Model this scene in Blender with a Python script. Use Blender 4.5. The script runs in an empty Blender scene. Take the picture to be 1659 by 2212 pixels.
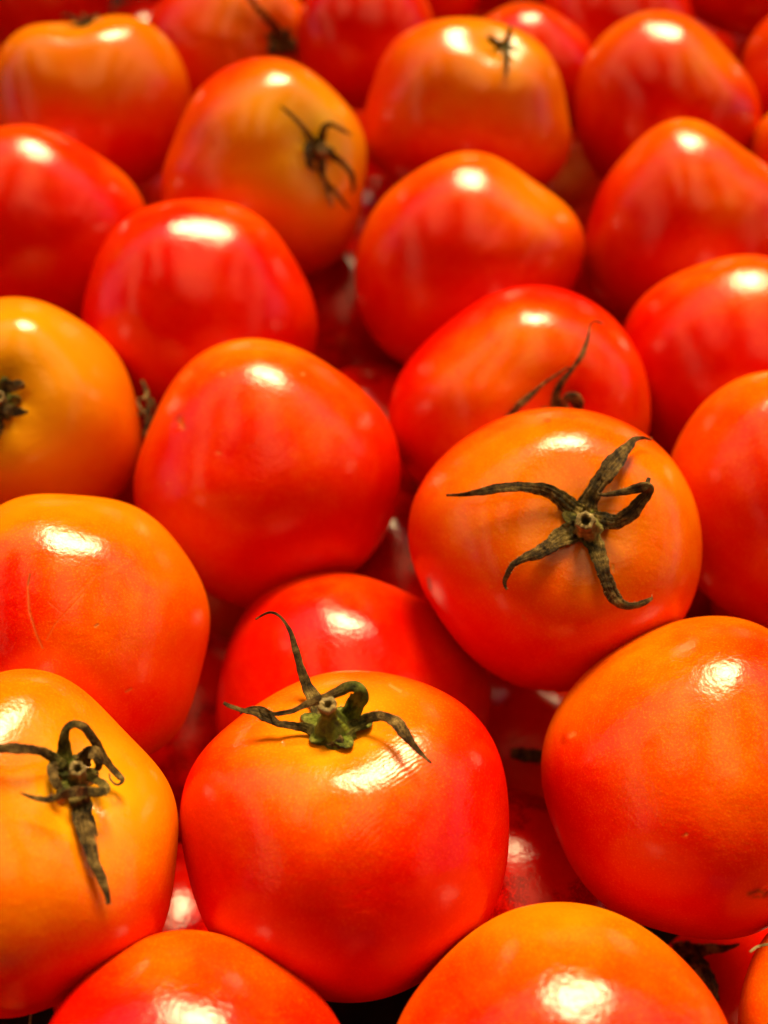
import bpy, math, random
import numpy as np
from mathutils import Vector
from mathutils.bvhtree import BVHTree

SUN_EL_DEG = 43.0
SUN_AZ_DEG = 8.0
SUN_STRENGTH = 5.0
SUN_ANGLE = 23.0
SUN_COLOR = (1.0, 0.79, 0.38)
SKY_STRENGTH = 0.06
EXPOSURE = 1.0
IOR = 1.5
SSS = 0.06
ROUGH = (0.20, 0.27)
RIPE_RAMP = [(0.0, (0.30, 0.0008, 0.0002)), (0.06, (0.62, 0.0025, 0.0002)), (0.2, (0.66, 0.004, 0.0002)), (0.38, (0.71, 0.017, 0.0003)), (0.65, (0.75, 0.068, 0.0006)), (1.0, (0.78, 0.172, 0.0012))]  # darkest stop stands in for shade on tomatoes deep in gaps
YELLOW = (0.76, 0.40, 0.008)
FARZ = 1.95
STRIPS = [(-2.5, -1.8, .75), (-0.95, -0.55, .34), (-0.06, 0.50, .42), (1.1, 1.5, .36), (2.3, 3.0, .75)]  # unseen cream strips, laid out for the streaks the skins reflect
sc = bpy.context.scene
COL = sc.collection
random.seed(7)
rng = np.random.default_rng(7)

# ---------------------------------------------------------------- camera
PITCH = math.radians(56.0)
CAM_H = 0.223
HFOV = math.radians(45.0)
cam_data = bpy.data.cameras.new('camera')
cam = bpy.data.objects.new('camera', cam_data)
COL.objects.link(cam)
cam.location = (0, 0, CAM_H)
cam.rotation_euler = (math.pi / 2 - PITCH, 0, 0)
cam_data.sensor_fit = 'HORIZONTAL'
cam_data.sensor_width = 36.0
cam_data.lens = 18.0 / math.tan(HFOV / 2)
cam_data.clip_start = 0.01
cam_data.clip_end = 50.0
cam_data.dof.use_dof = True
cam_data.dof.focus_distance = 0.197
cam_data.dof.aperture_fstop = 9.5
cam_data.dof.aperture_blades = 7
sc.camera = cam

# ---------------------------------------------------------------- light
SUN_EL = math.radians(SUN_EL_DEG)
SUN_AZ = math.radians(SUN_AZ_DEG)           # clockwise from +Y (the far side of the heap) towards +X
sun_dir = Vector((math.sin(SUN_AZ) * math.cos(SUN_EL), math.cos(SUN_AZ) * math.cos(SUN_EL), math.sin(SUN_EL)))
world = bpy.data.worlds.new('World')
sc.world = world
world.use_nodes = True
wn = world.node_tree
wn.nodes.clear()
sky = wn.nodes.new('ShaderNodeTexSky')
sky.sky_type = 'NISHITA'
sky.sun_disc = False
sky.dust_density = 3.0
sky.ozone_density = 0.5
sky.sun_elevation = SUN_EL
sky.sun_rotation = SUN_AZ
bg = wn.nodes.new('ShaderNodeBackground')
bg.inputs['Strength'].default_value = SKY_STRENGTH
wo = wn.nodes.new('ShaderNodeOutputWorld')
wn.links.new(sky.outputs[0], bg.inputs['Color'])
wn.links.new(bg.outputs[0], wo.inputs['Surface'])
sun_data = bpy.data.lights.new('sun', 'SUN')
sun_data.energy = SUN_STRENGTH
sun_data.angle = math.radians(SUN_ANGLE)
sun_data.color = SUN_COLOR
sun = bpy.data.objects.new('sun', sun_data)
COL.objects.link(sun)
sun.rotation_euler = sun_dir.to_track_quat('Z', 'Y').to_euler()
sun.location = sun_dir * 3
sc.view_settings.view_transform = 'Standard'
sc.view_settings.look = 'None'
sc.view_settings.gamma = 1.0
sc.view_settings.exposure = EXPOSURE

# ---------------------------------------------------------------- picture rays
S = 1659.0 / (2 * math.tan(HFOV / 2))
CP, SP = math.cos(PITCH), math.sin(PITCH)
CAM = np.array([0, 0, CAM_H])
def ray(x, y):
    X = (x - 829.5) / S
    U = -(y - 1106.0) / S
    return np.array([X, CP + SP * U, -SP + CP * U])     # depth 1 along the view axis
def point(x, y, depth):
    return CAM + ray(x, y) * depth
VIEW = np.array([0, CP, -SP])

# ---------------------------------------------------------------- helpers
def tag(o, label=None, cat=None, group=None, kind=None):
    if label: o['label'] = label
    if cat: o['category'] = cat
    if group: o['group'] = group
    if kind: o['kind'] = kind
    return o
def mesh_obj(name, verts, faces, mat, parent=None, attrs=None, smooth=True):
    me = bpy.data.meshes.new(name)
    me.from_pydata([tuple(v) for v in verts], [], [tuple(f) for f in faces])
    finish(me, mat, attrs, smooth)
    return link(name, me, parent)
def finish(me, mat, attrs, smooth=True):
    me.materials.append(mat)
    if smooth:
        me.polygons.foreach_set('use_smooth', [True] * len(me.polygons))
    for k, a in (attrs or {}).items():
        at = me.attributes.new(k, 'FLOAT', 'POINT')
        at.data.foreach_set('value', np.asarray(a, dtype=np.float32))
    me.update()
def link(name, me, parent=None):
    o = bpy.data.objects.new(name, me)
    COL.objects.link(o)
    if parent is not None: o.parent = parent
    return o

# ---------------------------------------------------------------- materials
def new_mat(name):
    m = bpy.data.materials.new(name)
    m.use_nodes = True
    nt = m.node_tree
    nt.nodes.clear()
    out = nt.nodes.new('ShaderNodeOutputMaterial')
    b = nt.nodes.new('ShaderNodeBsdfPrincipled')
    nt.links.new(b.outputs[0], out.inputs['Surface'])
    return m, nt, b
def node(nt, kind, **kw):
    n = nt.nodes.new(kind)
    for k, v in kw.items(): setattr(n, k, v)
    return n
def attr(nt, name):
    n = nt.nodes.new('ShaderNodeAttribute')
    n.attribute_name = name
    return n.outputs['Fac']
def noise(nt, vec, scale, detail=3, rough=0.55, dist=0.0):
    n = nt.nodes.new('ShaderNodeTexNoise')
    n.inputs['Scale'].default_value = scale
    n.inputs['Detail'].default_value = detail
    n.inputs['Roughness'].default_value = rough
    n.inputs['Distortion'].default_value = dist
    nt.links.new(vec, n.inputs['Vector'])
    return n.outputs['Fac']
def math_n(nt, op, a, b=None, clamp=False):
    n = nt.nodes.new('ShaderNodeMath')
    n.operation = op
    n.use_clamp = clamp
    for i, v in enumerate((a, b)):
        if v is None: continue
        if isinstance(v, (int, float)): n.inputs[i].default_value = v
        else: nt.links.new(v, n.inputs[i])
    return n.outputs[0]
def mapr(nt, v, a, b, c, d):
    n = nt.nodes.new('ShaderNodeMapRange')
    nt.links.new(v, n.inputs[0])
    for i, k in enumerate((a, b, c, d)): n.inputs[1 + i].default_value = k
    return n.outputs[0]
def ramp(nt, v, stops):
    n = nt.nodes.new('ShaderNodeValToRGB')
    e = n.color_ramp.elements
    while len(e) < len(stops): e.new(0.5)
    for el, (p, c) in zip(e, stops):
        el.position = p
        el.color = (*c, 1)
    nt.links.new(v, n.inputs[0])
    return n.outputs[0]
def mixc(nt, f, a, b):
    n = nt.nodes.new('ShaderNodeMix')
    n.data_type = 'RGBA'
    for i, v in ((0, f), (6, a), (7, b)):
        if isinstance(v, (int, float)): n.inputs[i].default_value = v
        elif isinstance(v, tuple): n.inputs[i].default_value = (*v, 1)
        else: nt.links.new(v, n.inputs[i])
    return n.outputs[2]
def mul(nt, v, k): return math_n(nt, 'MULTIPLY', v, k)
def bump(nt, h, strength, dist, prev=None):
    n = nt.nodes.new('ShaderNodeBump')
    n.inputs['Strength'].default_value = strength
    n.inputs['Distance'].default_value = dist
    nt.links.new(h, n.inputs['Height'])
    if prev is not None: nt.links.new(prev, n.inputs['Normal'])
    return n.outputs[0]

def tomato_material():
    m, nt, b = new_mat('tomato skin')
    tc = node(nt, 'ShaderNodeTexCoord').outputs['Object']
    oi = node(nt, 'ShaderNodeObjectInfo').outputs['Random']
    off = node(nt, 'ShaderNodeVectorMath', operation='ADD')
    cmb = node(nt, 'ShaderNodeCombineXYZ')
    nt.links.new(mul(nt, oi, 7.0), cmb.inputs[0])
    nt.links.new(tc, off.inputs[0]); nt.links.new(cmb.outputs[0], off.inputs[1])
    v = off.outputs[0]
    big = noise(nt, v, 38, 3, 0.55)
    med = noise(nt, v, 160, 4, 0.6)
    fine = noise(nt, v, 2200, 2, 0.6)
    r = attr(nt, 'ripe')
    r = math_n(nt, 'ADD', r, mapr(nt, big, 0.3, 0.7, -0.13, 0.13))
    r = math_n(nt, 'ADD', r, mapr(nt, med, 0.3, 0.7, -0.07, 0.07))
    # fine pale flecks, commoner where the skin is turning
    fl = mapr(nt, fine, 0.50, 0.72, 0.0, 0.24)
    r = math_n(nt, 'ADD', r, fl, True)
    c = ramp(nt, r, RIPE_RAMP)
    c = mixc(nt, attr(nt, 'yellow'), c, YELLOW)
    # little specks
    vo = node(nt, 'ShaderNodeTexVoronoi')
    vo.inputs['Scale'].default_value = 95
    nt.links.new(v, vo.inputs['Vector'])
    sp = mapr(nt, vo.outputs['Distance'], 0.025, 0.06, 1.0, 0.0)
    pick = node(nt, 'ShaderNodeSeparateColor')
    nt.links.new(vo.outputs['Color'], pick.inputs[0])
    sp = math_n(nt, 'MULTIPLY', sp, mapr(nt, pick.outputs[0], 0.86, 0.87, 0.0, 1.0))
    c = mixc(nt, mul(nt, sp, 0.55), c, (0.62, 0.30, 0.10))
    c = mixc(nt, attr(nt, 'scar'), c, (0.48, 0.20, 0.04))
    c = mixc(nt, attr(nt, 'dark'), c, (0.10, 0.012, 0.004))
    nt.links.new(c, b.inputs['Base Color'])
    rough = mapr(nt, med, 0.3, 0.75, ROUGH[0], ROUGH[1])
    rough = math_n(nt, 'ADD', rough, mul(nt, attr(nt, 'scar'), 0.15))
    b.inputs['Roughness'].default_value = 0.6
    b.inputs['Specular IOR Level'].default_value = 0.0
    b.inputs['Subsurface Weight'].default_value = SSS
    b.inputs['Subsurface Radius'].default_value = (1.0, 0.25, 0.06)
    b.inputs['Subsurface Scale'].default_value = 0.003
    pits = noise(nt, v, 620, 3, 0.6)
    n1 = bump(nt, pits, 0.2, 0.0006)
    n2 = bump(nt, noise(nt, v, 60, 2, 0.5), 0.18, 0.002, n1)
    # crinkled skin
    wv = node(nt, 'ShaderNodeTexWave')
    wv.inputs['Scale'].default_value = 380
    wv.inputs['Distortion'].default_value = 5.0
    wv.inputs['Detail'].default_value = 2.0
    wv.inputs['Detail Scale'].default_value = 1.2
    mp = node(nt, 'ShaderNodeMapping')
    mp.inputs['Rotation'].default_value = (0.2, 0.3, 0.9)
    nt.links.new(tc, mp.inputs[0]); nt.links.new(mp.outputs[0], wv.inputs['Vector'])
    n3 = bump(nt, math_n(nt, 'MULTIPLY', wv.outputs['Fac'], attr(nt, 'wrinkle')), 0.12, 0.0004, n2)
    n4 = bump(nt, math_n(nt, 'SUBTRACT', sp, mul(nt, attr(nt, 'scar'), 2.0)), 0.25, 0.0004, n3)
    nt.links.new(n4, b.inputs['Normal'])
    # the waxy skin over the flesh: a clear gloss layer
    gl = node(nt, 'ShaderNodeBsdfGlossy')
    gl.distribution = 'BECKMANN'
    nt.links.new(rough, gl.inputs['Roughness']); nt.links.new(n4, gl.inputs['Normal'])
    fr = node(nt, 'ShaderNodeFresnel')
    fr.inputs['IOR'].default_value = IOR
    nt.links.new(n4, fr.inputs['Normal'])
    mx = node(nt, 'ShaderNodeMixShader')
    nt.links.new(math_n(nt, 'MINIMUM', fr.outputs[0], 0.2), mx.inputs[0])
    nt.links.new(b.outputs[0], mx.inputs[1]); nt.links.new(gl.outputs[0], mx.inputs[2])
    nt.links.new(mx.outputs[0], [n for n in nt.nodes if n.type == 'OUTPUT_MATERIAL'][0].inputs['Surface'])
    return m
def sepal_material(name, stops, rough=0.75):
    m, nt, b = new_mat(name)
    tc = node(nt, 'ShaderNodeTexCoord').outputs['Object']
    u = attr(nt, 'along'); w = attr(nt, 'across')
    cmb = node(nt, 'ShaderNodeCombineXYZ')
    nt.links.new(mul(nt, u, 1.2), cmb.inputs[0]); nt.links.new(mul(nt, w, 4.0), cmb.inputs[1])
    veins = noise(nt, cmb.outputs[0], 5.0, 4, 0.65, 0.4)
    lump = noise(nt, tc, 420, 4, 0.65)
    f = math_n(nt, 'ADD', mul(nt, veins, 0.65), mul(nt, lump, 0.65))
    f = math_n(nt, 'ADD', mul(nt, f, 1.7), -0.58)
    g = math_n(nt, 'ADD', f, mapr(nt, u, 0.0, 0.45, -0.0, 0.0))
    c = ramp(nt, g, stops)
    # the base of a leaf is still green
    c = mixc(nt, math_n(nt, 'MULTIPLY', attr(nt, 'green'), mapr(nt, lump, 0.3, 0.7, 0.65, 1.0)), c,
             ramp(nt, lump, [(0.3, (0.025, 0.04, 0.002)), (0.50, (0.17, 0.21, 0.012)), (0.70, (0.38, 0.40, 0.06))]))
    nt.links.new(c, b.inputs['Base Color'])
    b.inputs['Roughness'].default_value = rough
    b.inputs['Specular IOR Level'].default_value = 0.3
    n1 = bump(nt, veins, 0.9, 0.0009)
    n2 = bump(nt, lump, 0.5, 0.0006, n1)
    nt.links.new(n2, b.inputs['Normal'])
    return m
SKIN = tomato_material()
DRY = sepal_material('dry sepal', [(0.34, (0.012, 0.006, 0.002)), (0.50, (0.085, 0.043, 0.010)), (0.63, (0.26, 0.145, 0.034)), (0.82, (0.55, 0.36, 0.12))])
PALE = sepal_material('pale dry stalk end', [(0.25, (0.10, 0.055, 0.015)), (0.5, (0.38, 0.25, 0.09)), (0.8, (0.62, 0.48, 0.24))])

def plain(name, stops, scale, rough):
    m, nt, b = new_mat(name)
    tc = node(nt, 'ShaderNodeTexCoord').outputs['Object']
    nt.links.new(ramp(nt, noise(nt, tc, scale, 5, 0.6), stops), b.inputs['Base Color'])
    b.inputs['Roughness'].default_value = rough
    b.inputs['Specular IOR Level'].default_value = 0.1
    nt.links.new(bump(nt, noise(nt, tc, scale * 3, 4, 0.6), 0.4, 0.001), b.inputs['Normal'])
    return m
SHELF = plain('dark stall board', [(0.3, (0.010, 0.006, 0.004)), (0.7, (0.03, 0.018, 0.012))], 40, 0.8)

# ---------------------------------------------------------------- sphere source
_ico = {}
def ico(level):
    if level in _ico: return _ico[level]
    t = (1 + 5 ** .5) / 2
    v = np.array([(-1, t, 0), (1, t, 0), (-1, -t, 0), (1, -t, 0), (0, -1, t), (0, 1, t), (0, -1, -t), (0, 1, -t),
                  (t, 0, -1), (t, 0, 1), (-t, 0, -1), (-t, 0, 1)], float)
    v /= np.linalg.norm(v, axis=1)[:, None]
    f = np.array([(0, 11, 5), (0, 5, 1), (0, 1, 7), (0, 7, 10), (0, 10, 11), (1, 5, 9), (5, 11, 4), (11, 10, 2), (10, 7, 6), (7, 1, 8),
                  (3, 9, 4), (3, 4, 2), (3, 2, 6), (3, 6, 8), (3, 8, 9), (4, 9, 5), (2, 4, 11), (6, 2, 10), (8, 6, 7), (9, 8, 1)])
    for _ in range(level):
        e = np.sort(np.concatenate([f[:, [0, 1]], f[:, [1, 2]], f[:, [2, 0]]]), axis=1)
        u, inv = np.unique(e, axis=0, return_inverse=True)
        inv = inv.reshape(-1)
        mid = v[u[:, 0]] + v[u[:, 1]]
        mid /= np.linalg.norm(mid, axis=1)[:, None]
        n = len(v); k = len(f)
        a, b_, c = inv[:k] + n, inv[k:2 * k] + n, inv[2 * k:] + n
        v = np.concatenate([v, mid])
        f = np.concatenate([np.stack([f[:, 0], a, c], 1), np.stack([f[:, 1], b_, a], 1), np.stack([f[:, 2], c, b_], 1), np.stack([a, b_, c], 1)])
    _ico[level] = (v, f)
    return v, f
def fast_mesh(name, v, f, attrs):
    me = bpy.data.meshes.new(name)
    me.vertices.add(len(v)); me.vertices.foreach_set('co', v.astype(np.float32).ravel())
    me.loops.add(f.size); me.loops.foreach_set('vertex_index', f.astype(np.int32).ravel())
    me.polygons.add(len(f))
    me.polygons.foreach_set('loop_start', np.arange(0, f.size, 3, dtype=np.int32))
    me.update(calc_edges=True)
    finish(me, SKIN, attrs)
    return me

def smooth_noise(u, seed, freq=2.0, n=7):
    g = np.random.default_rng(seed)
    o = np.zeros(len(u))
    for _ in range(n):
        d = g.normal(size=3) * freq
        o += np.sin(u @ d + g.uniform(0, 6.28))
    return o / n ** .5

# outline of a tomato, from the points seen along it: radius as a smooth function of the angle
def fit_outline(T, order=6):
    cx, cy = T['c']; rx, ry = T['r']
    pts = np.array(T['p'], float).reshape(-1, 2)
    ang = np.arctan2(-(pts[:, 1] - cy), pts[:, 0] - cx); rad = np.hypot(pts[:, 0] - cx, pts[:, 1] - cy)
    A, y, w = [], [], []
    def row(t): return [1] + [g(k * t) for k in range(1, order + 1) for g in (math.cos, math.sin)]
    for t, r in zip(ang, rad): A.append(row(t)); y.append(r); w.append(1.0)
    for t in np.linspace(-math.pi, math.pi, 72, endpoint=False):
        near = min([abs((t - a + math.pi) % (2 * math.pi) - math.pi) for a in ang], default=9)
        if near > 0.2:
            A.append(row(t)); y.append(rx * ry / math.hypot(ry * math.cos(t), rx * math.sin(t))); w.append(0.35 if near > 0.5 else 0.12)
    A, y, w = np.array(A), np.array(y), np.array(w)
    reg = np.diag([0] + [0.02 * k ** 3 for k in range(1, order + 1) for _ in (0, 1)])
    return np.linalg.solve((A * w[:, None]).T @ A + reg * 0.2, (A * w[:, None]).T @ y)
def outline_at(co, t):
    o = np.full(t.shape, co[0])
    for k in range(1, (len(co) - 1) // 2 + 1): o = o + co[2 * k - 1] * np.cos(k * t) + co[2 * k] * np.sin(k * t)
    return o

class Fruit: pass
FR = {}
CROWNED = {'1', '2', '6', '9', '11', '12', '14', '18', '20', '21', '23', 'd', 'h', 'k'}
def build_tomato(key, T, depth, level, opt):
    """one tomato: a body that fills the outline seen in the photograph, with its stem end, lobes and depth"""
    F = Fruit()
    cx, cy = T['c']
    P = point(cx, cy, depth)
    e3 = CAM - P; dist = np.linalg.norm(e3); e3 /= dist
    e1 = np.array([1.0, 0, 0]); e1 -= e3 * (e1 @ e3); e1 /= np.linalg.norm(e1)
    e2 = np.cross(e3, e1)
    co = fit_outline(T)
    # outline angles -> metres across the centre plane
    tt = np.linspace(-math.pi, math.pi, 181)
    rp = outline_at(co, tt)
    m = []
    for t, r in zip(tt, rp):
        d = ray(cx + r * math.cos(t), cy - r * math.sin(t))
        k = (e3 @ (P - CAM)) / (e3 @ d)
        q = CAM + d * k - P
        m.append((math.atan2(q @ e2, q @ e1), math.hypot(q @ e1, q @ e2)))
    m = np.array(sorted(m))
    m[:, 1] *= np.cos(np.arcsin(np.clip(m[:, 1] / dist, 0, .9)))
    R = m[:, 1].mean()
    U, Fc = ico(level)
    psi = np.arctan2(U[:, 1], U[:, 0])
    out = np.interp(psi, m[:, 0], m[:, 1], period=2 * math.pi)
    l2 = U[:, 0] ** 2 + U[:, 1] ** 2
    Rd = R * opt.get('deep', 0.9)
    r = 1 / np.sqrt(l2 / out ** 2 + U[:, 2] ** 2 / Rd ** 2)
    # stem axis in the local frame
    if 'stem' in opt:
        sx, sy = opt['stem']
        dx, dy = (sx - cx), -(sy - cy)
        t = math.atan2(dy, dx); q = min(0.97, math.hypot(dx, dy) / float(outline_at(co, np.array([t]))[0]))
        ax = np.array([q * math.cos(t), q * math.sin(t), math.sqrt(1 - q * q)])
    else:
        ax = np.array(opt.get('axis', (0.2, 0.1, -1.0)), float); ax /= np.linalg.norm(ax)  # without a stem, the axis also aims the painted shade downwards
    ca = np.clip(U @ ax, -1, 1); th = np.arccos(ca)
    h1 = np.cross(ax, [0.3, 0.9, 0.2]); h1 /= np.linalg.norm(h1); h2 = np.cross(ax, h1)
    ph = np.arctan2(U @ h2, U @ h1)
    seed = opt.get('seed', sum(ord(c) * 31 for c in key))
    g = np.random.default_rng(seed)
    k = opt.get('lobes', g.integers(5, 8)); am = opt.get('lobe', 0.012)
    keep = 1 - l2 ** 6                                             # the silhouette itself already has the lobes
    lob = am * np.cos(k * ph + g.uniform(0, 6)) + am * 0.6 * np.cos((k - 3) * ph + g.uniform(0, 6))
    B = 1 + lob * (np.sin(th) ** 1.2) * np.exp(-(th / 1.5) ** 2) * keep
    dm = opt.get('dimple', 0.13 if 'stem' in opt else 0.03); dw = opt.get('dimple_w', 0.36)
    B -= dm * np.exp(-(th / dw) ** 2) * (1 + 5 * lob)
    B += 0.35 * dm * np.exp(-((th - dw * 1.9) / (dw * 0.9)) ** 2) * keep
    B -= 0.012 * np.exp(-((math.pi - th) / 0.25) ** 2)
    B += (0.013 * smooth_noise(U, seed, 2.4) + opt.get('lump', 0.0035) * smooth_noise(U, seed + 3, 6.0, 12)) * keep
    for (bx, by, amp, sg) in opt.get('bumps', []):
        t = math.atan2(-(by - cy), bx - cx); q = min(0.99, math.hypot(bx - cx, by - cy) / float(outline_at(co, np.array([t]))[0]))
        bd = np.array([q * math.cos(t), q * math.sin(t), math.sqrt(1 - q * q)])
        B += amp * np.exp(-(np.arccos(np.clip(U @ bd, -1, 1)) / sg) ** 2)
    r = r * B
    L = U * r[:, None]
    W = L[:, :1] * e1 + L[:, 1:2] * e2 + L[:, 2:] * e3
    # ripeness, with the red of the shaded lower sides painted in
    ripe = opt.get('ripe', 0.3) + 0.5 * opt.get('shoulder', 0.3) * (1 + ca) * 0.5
    # painted shade: orange towards the stem end, red over the shaded lower half
    lo, hi = opt.get('shade_span', (-0.35, 0.9) if 'stem' not in opt else (0.15, 0.95))
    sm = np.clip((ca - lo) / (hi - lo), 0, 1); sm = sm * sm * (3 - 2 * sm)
    ripe = ripe + opt.get('shade_grad', 0.42) * (sm - 0.6)
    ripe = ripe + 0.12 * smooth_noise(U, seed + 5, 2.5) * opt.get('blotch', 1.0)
    for (px, py, amp, sg) in opt.get('patches', []):  # colour patches; some low ones redden the shaded lower half
        t = math.atan2(-(py - cy), px - cx); q = min(0.99, math.hypot(px - cx, py - cy) / float(outline_at(co, np.array([t]))[0]))
        bd = np.array([q * math.cos(t), q * math.sin(t), math.sqrt(1 - q * q)])
        ripe = ripe + amp * np.exp(-(np.arccos(np.clip(U @ bd, -1, 1)) / sg) ** 2)
    yel = opt.get('yellow', 0.0) * np.exp(-((th + 0.06 * np.cos(5 * ph)) / opt.get('yellow_w', 0.42)) ** 2)
    Wp = W + P
    # screen position of every point, to lay scars where they are on the fruit
    rel = Wp - CAM; dz = rel @ VIEW
    scar = np.zeros(len(U)); wr = np.zeros(len(U)); dark = np.zeros(len(U))
    front = U[:, 2] > 0
    if opt.get('scars') or opt.get('wrinkle') or opt.get('darks'):
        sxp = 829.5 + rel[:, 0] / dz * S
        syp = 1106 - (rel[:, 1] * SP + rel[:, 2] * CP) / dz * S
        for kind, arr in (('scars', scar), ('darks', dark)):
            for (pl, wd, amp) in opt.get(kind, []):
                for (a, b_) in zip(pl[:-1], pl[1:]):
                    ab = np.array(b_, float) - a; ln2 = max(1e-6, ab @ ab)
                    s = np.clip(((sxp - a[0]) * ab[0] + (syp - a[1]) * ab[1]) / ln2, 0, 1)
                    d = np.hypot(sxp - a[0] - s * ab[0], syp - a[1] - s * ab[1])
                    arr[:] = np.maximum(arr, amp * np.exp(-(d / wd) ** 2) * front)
        for (wx, wy, wrx, wry) in opt.get('wrinkle', []):
            wr = np.maximum(wr, np.exp(-((sxp - wx) / wrx) ** 2 - ((syp - wy) / wry) ** 2) * front)
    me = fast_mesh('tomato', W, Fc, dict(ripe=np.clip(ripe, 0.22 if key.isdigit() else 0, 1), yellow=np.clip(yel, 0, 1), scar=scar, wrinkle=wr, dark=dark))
    if key in CROWNED:                                             # an empty that carries the fruit and its calyx
        o = link('tomato', None)
        o.empty_display_size = 0.01
        o.location = P
        me.name = 'fruit'
        link('fruit', me, o)
    else:
        o = link('tomato', me)
        o.location = P
    F.o, F.P, F.R, F.W, F.f = o, P, R, Wp, Fc
    F.bvh = None
    F.stem = P + (ax[0] * e1 + ax[1] * e2 + ax[2] * e3) * R
    F.axis = ax[0] * e1 + ax[1] * e2 + ax[2] * e3
    tag(o, opt['label'], 'tomato', 'ripe tomatoes heaped together')
    FR[key] = F
    return F
def hit(F, x, y):
    if F.bvh is None:
        F.bvh = BVHTree.FromPolygons([tuple(v) for v in F.W], [tuple(int(i) for i in q) for q in F.f])
    d = Vector(ray(x, y)).normalized()
    loc, nor, i, dist = F.bvh.ray_cast(Vector(CAM), d)
    if loc is None: return None
    return np.array(loc), np.array(nor)

# ---------------------------------------------------------------- calyx, sepals, stalk
def spline(P, n):
    P = np.array(P, float)
    d = np.concatenate([[0], np.cumsum(np.linalg.norm(np.diff(P[:, :3], axis=0), axis=1))])
    t = np.linspace(0, d[-1], n)
    out = []
    # Catmull-Rom through the points
    for s in t:
        i = min(max(np.searchsorted(d, s) - 1, 0), len(P) - 2)
        p0, p1, p2, p3 = P[max(i - 1, 0)], P[i], P[i + 1], P[min(i + 2, len(P) - 1)]
        u = (s - d[i]) / max(1e-9, d[i + 1] - d[i])
        out.append(0.5 * ((2 * p1) + (p2 - p0) * u + (2 * p0 - 5 * p1 + 4 * p2 - p3) * u ** 2 + (-p0 + 3 * p1 - 3 * p2 + p3) * u ** 3))
    return np.array(out)
def sepal(F, parent, pts, name='sepal', mat=None, green=0.15, n=84, seed=0, thick=0.4, twist=0.45, curl=0.3):
    """a dry leaf of the calyx: pts are (x, y, lift in mm, width in picture units)"""
    g = np.random.default_rng(seed + len(pts) * 13 + int(pts[0][0]))
    P = []; dep = None
    for (x, y, lift, w) in pts:
        h = hit(F, x, y)
        if h is not None and (dep is None or abs((h[0] - CAM) @ VIEW - dep) < 0.022):
            q, nrm = h
            dd = (q - CAM) @ VIEW
            # raise towards the camera along the ray, so that it stays at its place in the picture
            c = max(0.35, -(nrm @ (ray(x, y) / np.linalg.norm(ray(x, y)))))
            q = CAM + ray(x, y) * (dd - lift * 0.001 / c)
            dep = dd - lift * 0.001 / c
        else:
            q = point(x, y, (dep if dep else (F.P - CAM) @ VIEW - F.R) )
        P.append([*q, w / S * ((q - CAM) @ VIEW)])
    C = spline(P, n)
    pos, wid = C[:, :3], np.maximum(C[:, 3], 0.0002)
    tan = np.gradient(pos, axis=0); tan /= np.linalg.norm(tan, axis=1)[:, None]
    K = 9
    V, A, X, G = [], [], [], []
    ph = g.uniform(0, 6.28, 8)
    th = thick * 0.001
    def rag(u, a, b_): return 0.5 * math.sin(17 * u + ph[a]) + 0.35 * math.sin(37 * u + ph[b_]) + 0.25 * math.sin(83 * u + ph[a] * 2)
    for i in range(n):
        u = i / (n - 1)
        vd = CAM - pos[i]; vd /= np.linalg.norm(vd)
        sd = np.cross(tan[i], vd); sd /= max(1e-6, np.linalg.norm(sd))
        up = np.cross(sd, tan[i])
        a = twist * (math.sin(6.2 * u + ph[0]) * 0.6 + 0.4 * math.sin(13 * u + ph[1])) * min(1, u * 3)
        sd, up = sd * math.cos(a) + up * math.sin(a), up * math.cos(a) - sd * math.sin(a)
        w = wid[i] * 1.08
        wl, wr_ = w * (1 + 0.16 * rag(u, 2, 3)), w * (1 + 0.16 * rag(u, 4, 5))
        cu = curl * (0.35 + 0.65 * math.sin(6 * u + ph[1]))
        t_ = min(th, w * 0.16)
        base = w * 0.04 * rag(u, 6, 7)
        prof = []
        for j in range(K):
            s = -1 + 2 * j / (K - 1)
            rz = base + cu * w * 0.5 * abs(s) ** 1.3 + 0.06 * w * math.cos(s * 11 + ph[0] + 2 * u) + g.normal() * 0.018 * w
            prof.append((s, rz))
        for s, rz in prof:
            V.append(pos[i] + sd * s * (wl if s < 0 else wr_) * 0.5 + up * (rz + t_ * (1 - 0.85 * s * s))); A.append(u); X.append(s); G.append(green * max(0, 1 - u * 2.6))
        for s, rz in reversed(prof):
            V.append(pos[i] + sd * s * (wl if s < 0 else wr_) * 0.5 + up * (rz - t_ * (1 - 0.85 * s * s))); A.append(u); X.append(s + 3); G.append(green * max(0, 1 - u * 2.6))
    M = 2 * K
    Q = [(i * M + j, i * M + (j + 1) % M, (i + 1) * M + (j + 1) % M, (i + 1) * M + j) for i in range(n - 1) for j in range(M)]
    Q.append(tuple(reversed(range(M)))); Q.append(tuple((n - 1) * M + j for j in range(M)))
    V = np.array(V) - F.P
    return mesh_obj(name, V, Q, mat or DRY, parent, dict(along=A, across=X, green=G))
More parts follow.
